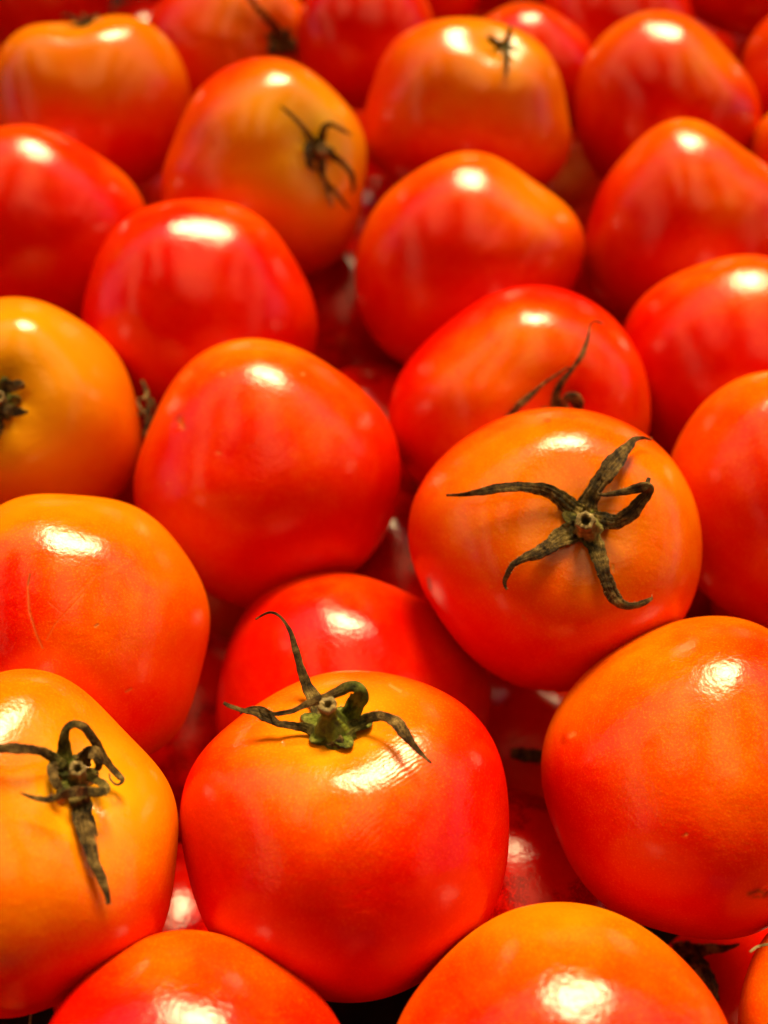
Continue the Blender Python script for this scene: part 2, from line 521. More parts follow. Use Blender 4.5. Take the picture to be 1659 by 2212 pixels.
def hairs(F, parent, pts, seed=0, n=26):
    """short stiff hairs along a leaf, one part"""
    g = np.random.default_rng(seed)
    V, Q = [], []
    for _ in range(n):
        i = g.integers(0, len(pts) - 1); f = g.uniform()
        x = pts[i][0] * (1 - f) + pts[i + 1][0] * f; y = pts[i][1] * (1 - f) + pts[i + 1][1] * f
        l = pts[i][2] * (1 - f) + pts[i + 1][2] * f; w = pts[i][3] * (1 - f) + pts[i + 1][3] * f
        t = np.array([pts[i + 1][0] - pts[i][0], pts[i + 1][1] - pts[i][1]], float); t /= np.linalg.norm(t) + 1e-6
        nn = np.array([-t[1], t[0]]) * g.choice([-1, 1])
        x += nn[0] * w * 0.45; y += nn[1] * w * 0.45
        h = hit(F, x, y)
        if h is None: continue
        d = (h[0] - CAM) @ VIEW - (l + 0.4) * 0.001
        L = g.uniform(3, 8)
        dirv = nn + t * g.uniform(-.8, .8)
        a = point(x, y, d); b_ = point(x + dirv[0] * L, y + dirv[1] * L, d - 0.0004)
        sd = np.cross(b_ - a, VIEW); sd /= np.linalg.norm(sd); up = np.cross(sd, b_ - a); up /= np.linalg.norm(up)
        k = len(V); r = 0.00007
        V += [a + sd * r, a - sd * r * .5 + up * r, a - sd * r * .5 - up * r, b_]
        Q += [(k, k + 1, k + 3), (k + 1, k + 2, k + 3), (k + 2, k, k + 3)]
    if not V: return None
    o = mesh_obj('hairs', np.array(V) - F.P, Q, PALE, parent, dict(along=[.5] * len(V), across=[0] * len(V), green=[0] * len(V)))
    o['kind'] = 'stuff'
    return o
def calyx_disc(F, cx, cy, r, lift=0.7, star=5, seed=0, green=0.9, squash=1.0, rot=0.0):
    """the green cup that joins the sepals, lying in the dimple"""
    g = np.random.default_rng(seed)
    rings, seg = 9, 40
    V, A, X, G = [], [], [], []
    top = []
    c0 = hit(F, cx, cy) or (point(cx, cy, (F.stem - CAM) @ VIEW), F.axis)
    for i in range(rings + 1):
        for j in range(seg):
            f = i / rings; t = 2 * math.pi * j / seg
            rr = r * f * (1 + f * (0.28 * math.cos(star * t + rot) + 0.10 * math.sin(3 * t + seed)))
            x, y = cx + rr * math.cos(t), cy + rr * math.sin(t) * squash
            h = hit(F, x, y)
            q = h[0] if h else c0[0]
            d = (q - CAM) @ VIEW
            k = lift * (1.0 + 0.8 * (1 - f)) + 0.25 * math.sin(5 * t + 3 * f + seed) * f + g.normal() * 0.06
            top.append(CAM + ray(x, y) * (d - k * 0.001))
    V = [q - F.P for q in top]
    low = [CAM + (q - CAM) * (1 + 0.0012 / np.linalg.norm(q - CAM)) - F.P for q in top]
    n = len(V)
    V = V + low
    Q = []
    for i in range(rings):
        for j in range(seg):
            a, b_ = i * seg + j, i * seg + (j + 1) % seg
            Q.append((a, a + seg, b_ + seg, b_))
            Q.append((n + a, n + b_, n + b_ + seg, n + a + seg))
    for j in range(seg):
        a, b_ = rings * seg + j, rings * seg + (j + 1) % seg
        Q.append((a, n + a, n + b_, b_))
    u = [(i // seg) / rings for i in range(n)] * 2
    s = [math.cos((i % seg) / seg * 6.28 * 3) for i in range(n)] * 2
    return mesh_obj('calyx', np.array(V), Q, DRY, F.o, dict(along=u, across=s, green=[green * (1 - 0.55 * f ** 2) for f in u]))
def stalk(F, parent, base, tip, depth_base, lift, r0, r1, hole=0.45, green=0.7, mat=None, upto=4):
    """the stub of stalk, broken off and hollow at its end"""
    h = hit(F, *base) or (F.stem, F.axis)
    d0 = (h[0] - CAM) @ VIEW - depth_base * 0.001
    a = point(*base, d0); b_ = point(*tip, d0 - lift * 0.001)
    ax = (b_ - a); ln = np.linalg.norm(ax); ax /= ln
    e1 = np.cross(ax, [0.2, 0.1, 0.97]); e1 /= np.linalg.norm(e1); e2 = np.cross(ax, e1)
    k = d0 / S
    prof = [(0, r0 * 1.25), (0.08, r0 * 1.02), (0.3, r0 * .9), (0.6, r1 * .93), (0.82, r1 * .92), (0.93, r1 * 1.1), (1.0, r1 * 1.06), (1.02, r1 * .85), (1.0, r1 * hole * 1.15), (0.93, r1 * hole), (0.6, r1 * hole * .8), (0.58, 0.3)]
    seg = 22
    V, A, X, G = [], [], [], []
    g = np.random.default_rng(int(base[0]))
    wob = g.normal(size=seg) * 0.06
    for i, (f, r) in enumerate(prof):
        for j in range(seg):
            t = 2 * math.pi * j / seg
            rr = r * k * (1 + wob[j] + 0.05 * math.cos(5 * t))
            V.append(a + ax * ln * (f + (0.05 * wob[j] * 8 if 5 <= i <= 8 else 0)) + (e1 * math.cos(t) + e2 * math.sin(t)) * rr - F.P)
            A.append(f); X.append(math.cos(t * 4)); G.append(green * (1 if i < upto else 0.0) + (0.5 if i > 9 else 0))
    Q = [(i * seg + j, i * seg + (j + 1) % seg, (i + 1) * seg + (j + 1) % seg, (i + 1) * seg + j) for i in range(len(prof) - 1) for j in range(seg)]
    Q.append(tuple((len(prof) - 1) * seg + j for j in range(seg)))
    return mesh_obj('stalk', np.array(V), Q, mat or PALE, parent, dict(along=A, across=X, green=G))

# tomatoes seen in the photograph: centre, half width and height, points along the outline (picture units 1659 x 2212)
T = {
'1': dict(c=(744, 1810), r=(356, 361), p=[(387, 1759), (400, 1859), (700, 2159), (760, 2169), (830, 2159), (895, 2129), (1102, 1784), (1100, 1734), (1085, 1646), (1050, 1571), (1005, 1521), (930, 1481), (830, 1453), (760, 1447), (700, 1453), (625, 1481), (525, 1546), (450, 1606), (415, 1651)]),
'2': dict(c=(60, 1830), r=(325, 378), p=[(0, 1447), (60, 1447), (125, 1458), (200, 1506), (260, 1566), (310, 1626), (345, 1659), (365, 1694), (382, 1749), (386, 1790), (378, 1894), (370, 1944), (350, 2009), (150, 2149), (50, 2204)]),
'3': dict(c=(1495, 1680), r=(325, 347), p=[(1659, 1351), (1604, 1338), (1529, 1331), (1454, 1341), (1379, 1371), (1304, 1416), (1254, 1466), (1210, 1516), (1184, 1566), (1172, 1631), (1170, 1684), (1180, 1744), (1210, 1824), (1255, 1899), (1320, 1969), (1404, 2004), (1504, 2026), (1579, 2029), (1659, 2009)]),
'4': dict(c=(422, 2360), r=(350, 350), p=[(105, 2204), (150, 2144), (225, 2074), (300, 2029), (350, 2014), (400, 2010), (475, 2016), (550, 2044), (625, 2089), (690, 2149), (735, 2209)]),
'5': dict(c=(1215, 2315), r=(370, 364), p=[(850, 2209), (905, 2134), (980, 2049), (1055, 1984), (1130, 1957), (1215, 1951), (1315, 1964), (1395, 2004), (1455, 2049), (1505, 2114), (1555, 2174), (1580, 2209)]),
'6': dict(c=(1885, 2200), r=(293, 285), p=[(1592, 2209), (1600, 2149), (1620, 2084), (1650, 2029), (1659, 2009)]),
'7': dict(c=(165, 1345), r=(288, 282), p=[(160, 1068), (60, 1073), (0, 1085), (250, 1080), (315, 1107), (370, 1156), (415, 1221), (445, 1281), (454, 1331), (450, 1386), (435, 1456), (410, 1531), (375, 1591), (332, 1636)]),
'8': dict(c=(580, 1020), r=(290, 288), p=[(520, 734), (480, 740), (425, 768), (375, 823), (345, 873), (320, 933), (300, 983), (290, 1043), (290, 1100), (500, 1305), (690, 778), (750, 818), (800, 858), (830, 893), (855, 950), (866, 1010), (860, 1080), (840, 1140), (800, 1200), (760, 1240)]),
'9': dict(c=(1198, 1190), r=(317, 306), p=[(1205, 882), (1130, 887), (1055, 913), (995, 953), (945, 998), (910, 1043), (885, 1098), (880, 1140), (885, 1190), (905, 1256), (955, 1346), (1005, 1406), (1065, 1456), (1130, 1486), (1180, 1496), (1215, 1494), (1480, 1326), (1505, 1281), (1517, 1206), (1512, 1131), (1505, 1083), (1475, 1023), (1430, 968), (1370, 923), (1305, 893)]),
'10': dict(c=(765, 1530), r=(298, 292), p=[(720, 1236), (650, 1243), (590, 1261), (545, 1301), (515, 1346), (490, 1406), (475, 1456), (467, 1506), (467, 1556), (830, 1256), (880, 1281), (925, 1306), (1060, 1496), (1060, 1531), (1050, 1566)]),
'11': dict(c=(60, 880), r=(245, 240), p=[(0, 640), (50, 643), (100, 658), (150, 678), (200, 708), (240, 753), (270, 803), (293, 848), (305, 913), (300, 968), (285, 1028), (275, 1073)]),
'12': dict(c=(430, 680), r=(255, 252), p=[(435, 429), (375, 435), (325, 445), (275, 465), (235, 510), (205, 570), (185, 630), (175, 680), (500, 435), (550, 465), (600, 505), (630, 550), (650, 583), (675, 643), (684, 703), (684, 763)]),
'13': dict(c=(1008, 565), r=(243, 236), p=[(1015, 327), (955, 340), (905, 365), (855, 400), (830, 425), (795, 480), (770, 540), (765, 600), (775, 660), (800, 720), (840, 770), (870, 787), (1080, 340), (1140, 375), (1180, 415), (1197, 433), (1230, 442), (1253, 466), (1260, 500), (1256, 540), (1250, 590)]),
'14': dict(c=(1125, 875), r=(287, 260), p=[(1140, 616), (1080, 628), (1030, 653), (980, 688), (930, 728), (880, 783), (850, 838), (840, 893), (852, 978), (1205, 623), (1265, 643), (1315, 678), (1355, 723), (1385, 778), (1402, 833), (1407, 893), (1400, 948)]),
'15': dict(c=(1480, 490), r=(225, 235), p=[(1485, 255), (1430, 270), (1380, 300), (1340, 345), (1305, 395), (1280, 450), (1265, 500), (1260, 550), (1267, 600), (1290, 650), (1530, 265), (1570, 290), (1605, 325), (1640, 345), (1660, 355)]),
'16': dict(c=(1595, 800), r=(255, 253), p=[(1650, 550), (1590, 552), (1540, 562), (1480, 583), (1430, 608), (1380, 653), (1347, 698)]),
'17': dict(c=(1700, 1080), r=(262, 277), p=[(1659, 803), (1610, 808), (1555, 838), (1515, 878), (1480, 923), (1450, 975)]),
'18': dict(c=(570, 365), r=(222, 238), p=[(575, 124), (525, 130), (475, 155), (430, 195), (400, 240), (380, 290), (360, 350), (348, 400), (345, 430), (625, 130), (685, 165), (725, 200), (765, 245), (787, 300), (792, 350), (785, 425), (770, 490), (750, 540), (700, 583), (668, 598)]),
'19': dict(c=(75, 490), r=(243, 220), p=[(0, 272), (65, 270), (125, 285), (175, 310), (225, 345), (275, 385), (310, 430)]),
'20': dict(c=(195, 235), r=(213, 200), p=[(0, 100), (25, 85), (65, 55), (125, 45), (190, 37), (250, 33), (300, 40), (345, 65), (375, 105), (400, 150), (409, 190)]),
'21': dict(c=(1005, 240), r=(217, 205), p=[(1005, 40), (905, 50), (855, 95), (820, 130), (805, 170), (790, 250), (785, 330), (1055, 45), (1130, 65), (1180, 115), (1210, 160), (1222, 210), (1230, 275), (1220, 350), (1200, 395)]),
'22': dict(c=(1440, 235), r=(202, 213), p=[(1420, 21), (1370, 30), (1320, 65), (1280, 100), (1255, 145), (1245, 200), (1480, 35), (1530, 65), (1570, 110), (1605, 150), (1630, 195), (1645, 230)]),
'23': dict(c=(500, 110), r=(185, 175), p=[(320, 35), (345, 5)]),
'24': dict(c=(1130, 165), r=(152, 160), p=[(1130, 5), (1055, 35), (1205, 30), (1255, 70), (1280, 105)]),
'25': dict(c=(100, -20), r=(150, 150), p=[(240, 10)]),
'26': dict(c=(1785, 170), r=(185, 180), p=[(1602, 130), (1625, 75)]),
'27': dict(c=(1815, 400), r=(190, 190), p=[(1632, 290), (1650, 245)]),
'28': dict(c=(790, 80), r=(150, 160), p=[]),
'29': dict(c=(905, -70), r=(150, 150), p=[(985, 60)]),
'30': dict(c=(1330, 60), r=(170, 150), p=[]),
'31': dict(c=(1620, -60), r=(170, 140), p=[]),
'32': dict(c=(1080, -110), r=(170, 140), p=[]),
'33': dict(c=(300, -150), r=(150, 150), p=[]),
'34': dict(c=(620, -140), r=(160, 150), p=[]),
'35': dict(c=(1380, -190), r=(160, 150), p=[]),
'a': dict(c=(745, 715), r=(200, 200), p=[]),
'b': dict(c=(805, 1010), r=(220, 222), p=[]),
'c': dict(c=(880, 1290), r=(225, 225), p=[]),
'd': dict(c=(1130, 1650), r=(250, 250), p=[]),
'e': dict(c=(1110, 1960), r=(260, 262), p=[(1100, 1701), (1130, 1706), (1170, 1729)]),
'f': dict(c=(370, 2090), r=(270, 270), p=[]),
'g': dict(c=(395, 1600), r=(240, 240), p=[]),
'h': dict(c=(1640, 2240), r=(280, 280), p=[]),
'i': dict(c=(330, 960), r=(200, 200), p=[]),
'k': dict(c=(20, 2480), r=(235, 235), p=[]),
}
# distance of each from the camera plane, metres
Z = {'1': 0.2031, '2': 0.1899, '3': 0.2139, '4': 0.1718, '5': 0.172, '6': 0.185, '7': 0.2301, '8': 0.2809, '9': 0.2441, '10': 0.2648, '11': 0.2825, '12': 0.3211, '13': 0.3417, '14': 0.2969, '15': 0.3491, '16': 0.3081, '17': 0.2585, '18': 0.3586, '19': 0.3409, '20': 0.3808, '21': 0.3733, '22': 0.3899, '23': 0.4311, '24': 0.4261, '25': 0.4617, '26': 0.4019, '27': 0.3691, '28': 0.4086, '29': 0.4399, '30': 0.4516, '31': 0.4614, '32': 0.4768, '33': 0.4899, '34': 0.4736, '35': 0.4837, 'a': 0.4139, 'b': 0.3724, 'c': 0.3232, 'd': 0.3021, 'e': 0.247, 'f': 0.2639, 'g': 0.3012, 'h': 0.2428, 'i': 0.3704, 'k': 0.2235}

# ---------------------------------------------------------------- the tomatoes
O = {
'1': dict(label='large red front tomato with a green calyx and one sepal standing up like a feeler', stem=(722, 1562), ripe=.25, shoulder=.3, yellow=.55, dimple=.10, lobe=.010, lobes=5,
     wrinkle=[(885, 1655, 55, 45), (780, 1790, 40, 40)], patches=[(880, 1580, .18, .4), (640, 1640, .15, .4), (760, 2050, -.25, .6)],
     scars=[([(615, 1540), (650, 1522)], 4, .3), ([(842, 1480), (865, 1494)], 3, .8), ([(612, 1605), (613, 1609)], 3, .8)]),
'2': dict(shade_grad=.3, shade_span=(-.1, .9), label='orange tomato with yellow shoulder and dried calyx, left of the front tomato', stem=(165, 1680), ripe=.76, shoulder=.25, yellow=.75, dimple=.15, dimple_w=.45, lobe=.03, lump=.006, lobes=5,
     patches=[(340, 1900, -.3, .5), (250, 2150, -.4, .6)]),
'3': dict(label='big orange red tomato at the right edge with a small brown scar low right', axis=(-.4,.75,-.5), ripe=.64, shoulder=.1, lobe=.006, lobes=5,
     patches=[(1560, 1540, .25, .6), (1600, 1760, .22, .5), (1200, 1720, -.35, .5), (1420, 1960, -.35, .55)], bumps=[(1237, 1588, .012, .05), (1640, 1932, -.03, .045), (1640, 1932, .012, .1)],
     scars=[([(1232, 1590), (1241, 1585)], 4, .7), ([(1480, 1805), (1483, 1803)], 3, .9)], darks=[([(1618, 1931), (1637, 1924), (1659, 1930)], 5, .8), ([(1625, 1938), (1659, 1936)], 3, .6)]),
'4': dict(label='red tomato cut by the bottom edge, below the front tomato to its left', axis=(.1,.9,-.4), ripe=.38, shoulder=.1, patches=[(300, 2110, .25, .35), (520, 2180, .15, .4)], lobe=.02, lobes=7),
'5': dict(label='smooth orange tomato cut by the bottom edge, below the front tomato to its right', axis=(-.1,.9,-.4), ripe=.62, shoulder=.1, lobe=.006, patches=[(1000, 2100, -.2, .4)]),
'6': dict(label='red tomato at the bottom right corner with a pale curled sepal over its top', stem=(1760, 2080), ripe=.42, shoulder=.2, yellow=.2),
'7': dict(shade_grad=.12, label='orange tomato at the left edge with fine scratches on its skin', axis=(.1,.85,-.5), ripe=.84, shoulder=.1, blotch=.6, patches=[(-20, 1290, -.55, .42), (300, 1560, -.4, .4), (20, 1400, -.25, .25)], lobe=.004,
     scars=[([(64, 1240), (60, 1270), (63, 1320), (78, 1370), (92, 1400)], 2.6, .45), ([(180, 1283), (150, 1315), (118, 1350), (100, 1383)], 2.0, .25), ([(210, 1240), (150, 1300)], 3, .12), ([(280, 1210), (215, 1250)], 3, .12),
            ([(206, 1353), (211, 1349)], 2.5, .8), ([(283, 1488), (272, 1494)], 2.5, .6), ([(105, 1300), (140, 1330)], 2, .12)], darks=[([(65, 1240), (60, 1262)], 2.5, .5)]),
'8': dict(label='smooth red tomato mid heap with a small pale dimple on its upper left', axis=(.1,.9,-.4), ripe=.47, shoulder=.1, lobe=.006, patches=[(560, 850, .10, .5), (360, 900, .2, .3), (700, 900, .06, .4)], bumps=[(392, 918, -.012, .05), (410, 812, .006, .08)],
     scars=[([(388, 905), (396, 925)], 5, .45), ([(395, 820), (412, 806)], 8, .3), ([(480, 808), (484, 809)], 4, .4), ([(468, 978), (475, 980)], 3, .5), ([(656, 808), (652, 808)], 3, .7)]),
'9': dict(shade_grad=.4, shade_span=(.1, .8), label='red orange tomato right of centre with a spread five pointed brown calyx facing up', stem=(1266, 1134), ripe=.52, shoulder=.12, yellow=.3, dimple=.10, lobe=.016, lobes=6, patches=[(1150, 960, .22, .5), (1420, 1010, .25, .5), (1000, 1300, -.3, .5), (1200, 1430, -.35, .6), (1260, 1260, .1, .2)],
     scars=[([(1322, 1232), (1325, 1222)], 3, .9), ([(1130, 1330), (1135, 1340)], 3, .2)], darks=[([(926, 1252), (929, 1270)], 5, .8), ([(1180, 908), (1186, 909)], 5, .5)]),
'10': dict(label='bright red tomato lying low behind the feeler of the front centre tomato', axis=(.1,.9,-.4), ripe=.16, shoulder=.1, lobe=.014, lobes=5, patches=[(740, 1310, .22, .35)]),
'11': dict(shade_grad=.2, label='orange yellow tomato at the left edge with its green calyx facing the viewer', stem=(-2, 866), ripe=.95, shoulder=.1, yellow=.7, yellow_w=1.0, dimple=.13, lobe=.032, lobes=5, lump=.006, patches=[(300, 900, -.2, .3), (260, 1060, -.3, .4)]),
'12': dict(label='glossy red tomato behind the orange one at left, dried calyx bits at its foot', axis=(.05,.9,-.4), ripe=.37, shoulder=.05, lobe=.008, patches=[(270, 560, .2, .3), (520, 480, .1, .4)]),
'13': dict(label='red tomato near the centre with a knob sticking out of its right side', axis=(.3,.9,-.3), ripe=.47, shoulder=.1, lobe=.01, patches=[(1190, 480, .25, .4), (1060, 420, .15, .5)]),
'14': dict(label='red tomato with a thin long sepal up its face, behind the five pointed calyx', stem=(1205, 900), ripe=.42, shoulder=.08, dimple=.08, lobe=.02, lobes=5, patches=[(960, 800, .2, .35), (1100, 700, .18, .4), (1280, 870, -.25, .4)]),
'15': dict(label='ribbed orange red tomato at the right edge with a sloping right shoulder', axis=(.35,.9,-.2), ripe=.5, shoulder=.2, lobe=.028, lobes=6, patches=[(1600, 440, .15, .4)]),
'16': dict(label='red tomato at the right edge below the ribbed one, broad pale shine on top', axis=(.2,.9,-.3), ripe=.38, shoulder=.1, lobe=.012, patches=[(1600, 600, .15, .35)]),
'17': dict(label='smooth orange red tomato at the right edge beside the five pointed calyx', axis=(.1,.9,-.4), ripe=.58, shoulder=.05, lobe=.006, blotch=.5),
'18': dict(shade_span=(.0, .9), label='orange tomato in the upper left middle with a dark shrivelled calyx on its right', stem=(692, 325), ripe=.68, shoulder=.3, yellow=1.0, yellow_w=.6, dimple=.08, lobe=.014, lobes=6, patches=[(520, 560, -.4, .6)]),
'19': dict(label='red tomato at the left edge between two orange ones, with one round shine', axis=(.1,.9,-.4), ripe=.36, shoulder=.1, lobe=.014, patches=[(200, 420, .1, .3)]),
'20': dict(shade_span=(-.1, .95), label='orange topped tomato near the upper left corner with a thin calyx on its crown', stem=(182, 40), ripe=.68, shoulder=.5, yellow=.2, lobe=.014, dimple=.08, dimple_w=.3, patches=[(200, 380, -.5, .6)]),
'21': dict(shade_span=(-.1, .95), label='orange tomato at the upper right middle with a small grey green calyx on top', stem=(1085, 96), ripe=.66, shoulder=.4, yellow=.5, lobe=.014, dimple=.09, dimple_w=.3, patches=[(1000, 400, -.5, .7)]),
'22': dict(label='peaked red orange tomato near the upper right corner with no calyx showing', axis=(.2,.9,-.3), ripe=.45, shoulder=.2, lobe=.03, lobes=5, patches=[(1500, 120, .15, .4)]),
'23': dict(label='blurred brownish red tomato at the top edge with a dark bent stalk', stem=(606, 92), ripe=.56, shoulder=.2, dimple=.1, lobe=.02),
'24': dict(label='blurred small tomato peeping over the one with the grey green calyx', axis=(.1,.9,-.4), ripe=.42, shoulder=.1),
'25': dict(label='blurred tomato in the top left corner with a white shine', axis=(.1,.9,-.4), ripe=.45, shoulder=.1),
'26': dict(label='blurred red tomato cut by the right edge near the top corner', axis=(.1,.9,-.4), ripe=.42, shoulder=.1),
'27': dict(label='sliver of an orange tomato at the right edge behind the ribbed one', axis=(.1,.9,-.4), ripe=.6, shoulder=.1),
'28': dict(label='blurred red tomato at the top between dark stalk and grey green calyx', axis=(.1,.9,-.4), ripe=.25, shoulder=.1),
'29': dict(label='blurred bright red tomato at the top edge, left of the small peeping one', axis=(.1,.9,-.4), ripe=.2, shoulder=.1),
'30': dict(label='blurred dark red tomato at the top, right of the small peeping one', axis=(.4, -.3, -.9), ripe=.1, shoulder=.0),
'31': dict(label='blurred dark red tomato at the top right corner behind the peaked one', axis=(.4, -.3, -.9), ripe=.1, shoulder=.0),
'a': dict(label='dark red tomato deep in the gap left of the knobbed one', axis=(.1, -.5, -.9), ripe=.02, shade_grad=.1),  # very low ripe on the gap tomatoes: shade put into their colour
'b': dict(label='dark red tomato deep in the gap below the knobbed one', axis=(.1, -.5, -.9), ripe=.02, shade_grad=.1),
'c': dict(label='dark red tomato deep in the gap left of the five pointed calyx', axis=(.1, -.5, -.9), ripe=.02, shade_grad=.1),
'd': dict(label='very dark tomato with a black stalk in the gap left of the scarred tomato', stem=(1110, 1632), ripe=.02, shade_grad=.1, dimple=.03),
'e': dict(label='red tomato low in the gap right of the front one, with a pale pink streak', axis=(.1, -.5, -.9), ripe=.02, shade_grad=.1),
'f': dict(label='red tomato low in the small gap between front tomato and left orange one', axis=(.1, -.5, -.9), ripe=.02, shade_grad=.1),
'g': dict(label='dark red tomato in the gap between the scratched tomato and the low bright red one', axis=(.1, -.5, -.9), ripe=.02, shade_grad=.1),
'h': dict(label='very dark tomato in the bottom right gap under a black sepal', stem=(1470, 2070), ripe=.02, shade_grad=.1, dimple=.03),
'i': dict(label='dark red tomato deep behind the dried calyx bits at the left', axis=(.1, -.5, -.9), ripe=.02, shade_grad=.1),
}
FAR = {'32': 'blurred red tomato at the top edge behind the small peeping one',
       '33': 'blurred red tomato at the top edge next to the top left corner one',
       '34': 'blurred red tomato at the top edge right behind the dark stalked one',
       '35': 'blurred dark red tomato farthest back at the top edge on the right',
       'k': 'tomato under the bottom left corner with a thin brown stalk tip poking up'}
HID = 'ripe tomato buried beneath or lying beyond the visible ones'
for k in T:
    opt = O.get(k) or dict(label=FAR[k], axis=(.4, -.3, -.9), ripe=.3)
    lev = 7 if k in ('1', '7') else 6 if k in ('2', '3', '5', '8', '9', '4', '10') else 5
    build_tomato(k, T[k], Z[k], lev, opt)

def crown(k, leaves, disc=None, st=None, hair=True, hn=22):
    F = FR[k]
    par = calyx_disc(F, *disc[0], **disc[1]) if disc else None
    if par is None:
        par = F.o
    for i, (pts, kw) in enumerate(leaves):
        s = sepal(F, par, pts, seed=i * 7 + 3, **kw)
    if hair:
        for i, (pts, kw) in enumerate(leaves):
            if len(pts) > 4: hairs(F, par, pts, seed=i + 11, n=hn)
    if st: stalk(F, par, **st)

crown('1', [
    ([(690, 1545, 1, 30), (677, 1506, 1.5, 27), (662, 1479, 2.5, 21), (647, 1434, 3, 17), (638, 1401, 3, 13.5), (626, 1362, 3, 8), (605, 1332, 3, 6), (581, 1323, 3, 5), (552, 1338, 3, 3)], dict(twist=.25)),
    ([(752, 1556, 2, 44), (766, 1528, 5, 40), (778, 1502, 8, 34), (772, 1486, 9, 24), (755, 1484, 9, 24), (725, 1497, 8.5, 20), (692, 1510, 8, 18), (662, 1521, 7, 13), (632, 1536, 6, 10), (596, 1542, 5, 9), (584, 1539, 4.5, 8), (569, 1530, 4.5, 7), (548, 1528, 4.5, 6), (530, 1533, 4.5, 5), (519, 1542, 4, 3)], dict(twist=.15, green=2.2, n=110)),
    ([(712, 1588, 1.2, 34), (685, 1585, 1.2, 26), (656, 1570, 1.8, 20), (620, 1566, 2.4, 15), (599, 1563, 3, 14), (575, 1548, 4, 22), (557, 1539, 4, 18), (530, 1536, 3.6, 10), (500, 1527, 3.6, 8), (483, 1518, 4, 6)], dict(green=.7)),
    ([(742, 1578, 1.4, 36), (782, 1559, 2.5, 24), (809, 1547, 4, 20), (836, 1549, 5, 20), (860, 1566, 5.2, 26), (881, 1593, 5, 20), (905, 1623, 4.5, 11), (932, 1649, 4, 4)], dict(green=.55)),
    ([(712, 1585, 1.4, 40), (728, 1600, 1.5, 34), (742, 1604, 1.2, 14)], dict(green=1.5, n=14)),
   ], disc=((724, 1570), dict(r=62, lift=1.8, seed=3, squash=.62, rot=.6, green=1.5)),
   st=dict(base=(722, 1580), tip=(707, 1521), depth_base=.6, lift=5.5, r0=40, r1=18, hole=.45, green=1.2, upto=5))
crown('9', [
    ([(1250, 1110, .8, 44), (1225, 1090, 1, 40), (1203, 1071, 1.6, 31), (1171, 1057, 2.4, 25), (1136, 1052, 3.2, 21), (1098, 1053, 3.6, 20), (1051, 1060, 3.8, 16), (1003, 1068, 4, 9), (964, 1070, 4.2, 4)], dict(twist=.25, green=.2)),
    ([(1266, 1110, .8, 40), (1271, 1084, 1.2, 36), (1288, 1052, 2.2, 34), (1314, 1017, 3, 36), (1336, 988, 3, 31), (1358, 963, 2.6, 21), (1371, 949, 2.6, 11), (1390, 946, 3, 7), (1407, 951, 3.6, 3)], dict(twist=.3, green=.1)),
    ([(1278, 1122, .8, 44), (1300, 1124, 1.5, 38), (1330, 1127, 2.6, 32), (1357, 1114, 4.2, 29), (1378, 1090, 5.4, 27), (1397, 1068, 6.6, 22), (1404, 1056, 7.4, 18), (1396, 1050, 7.6, 20), (1377, 1055, 7, 19), (1345, 1063, 6.4, 14), (1314, 1068, 6, 10), (1293, 1069, 5.6, 4)], dict(twist=.2, green=.1, n=100)),
    ([(1392, 1052, 7.2, 12), (1398, 1043, 7.4, 10), (1402, 1032, 7.2, 7)], dict(n=10)),
    ([(1272, 1152, .8, 44), (1282, 1175, .9, 38), (1295, 1204, 1.6, 31), (1304, 1232, 2, 28), (1314, 1264, 2, 28), (1327, 1290, 2.2, 26), (1346, 1305, 2.6, 19), (1368, 1309, 3.2, 14), (1390, 1302, 3.8, 12), (1410, 1292, 4.2, 5)], dict(twist=.25, green=.2)),
    ([(1250, 1146, .8, 46), (1222, 1156, 1, 42), (1193, 1175, 1.6, 34), (1162, 1194, 2.2, 25), (1130, 1207, 2.8, 17), (1108, 1220, 3, 13), (1095, 1242, 3, 10), (1090, 1258, 3, 8), (1094, 1274, 3, 4)], dict(twist=.3, green=.2)),
   ], disc=((1264, 1134), dict(r=46, lift=.8, seed=5, squash=.95, rot=.3, green=.75)),
   st=dict(base=(1268, 1140), tip=(1265, 1124), depth_base=.8, lift=7.0, r0=28, r1=19, hole=.5, green=.6))
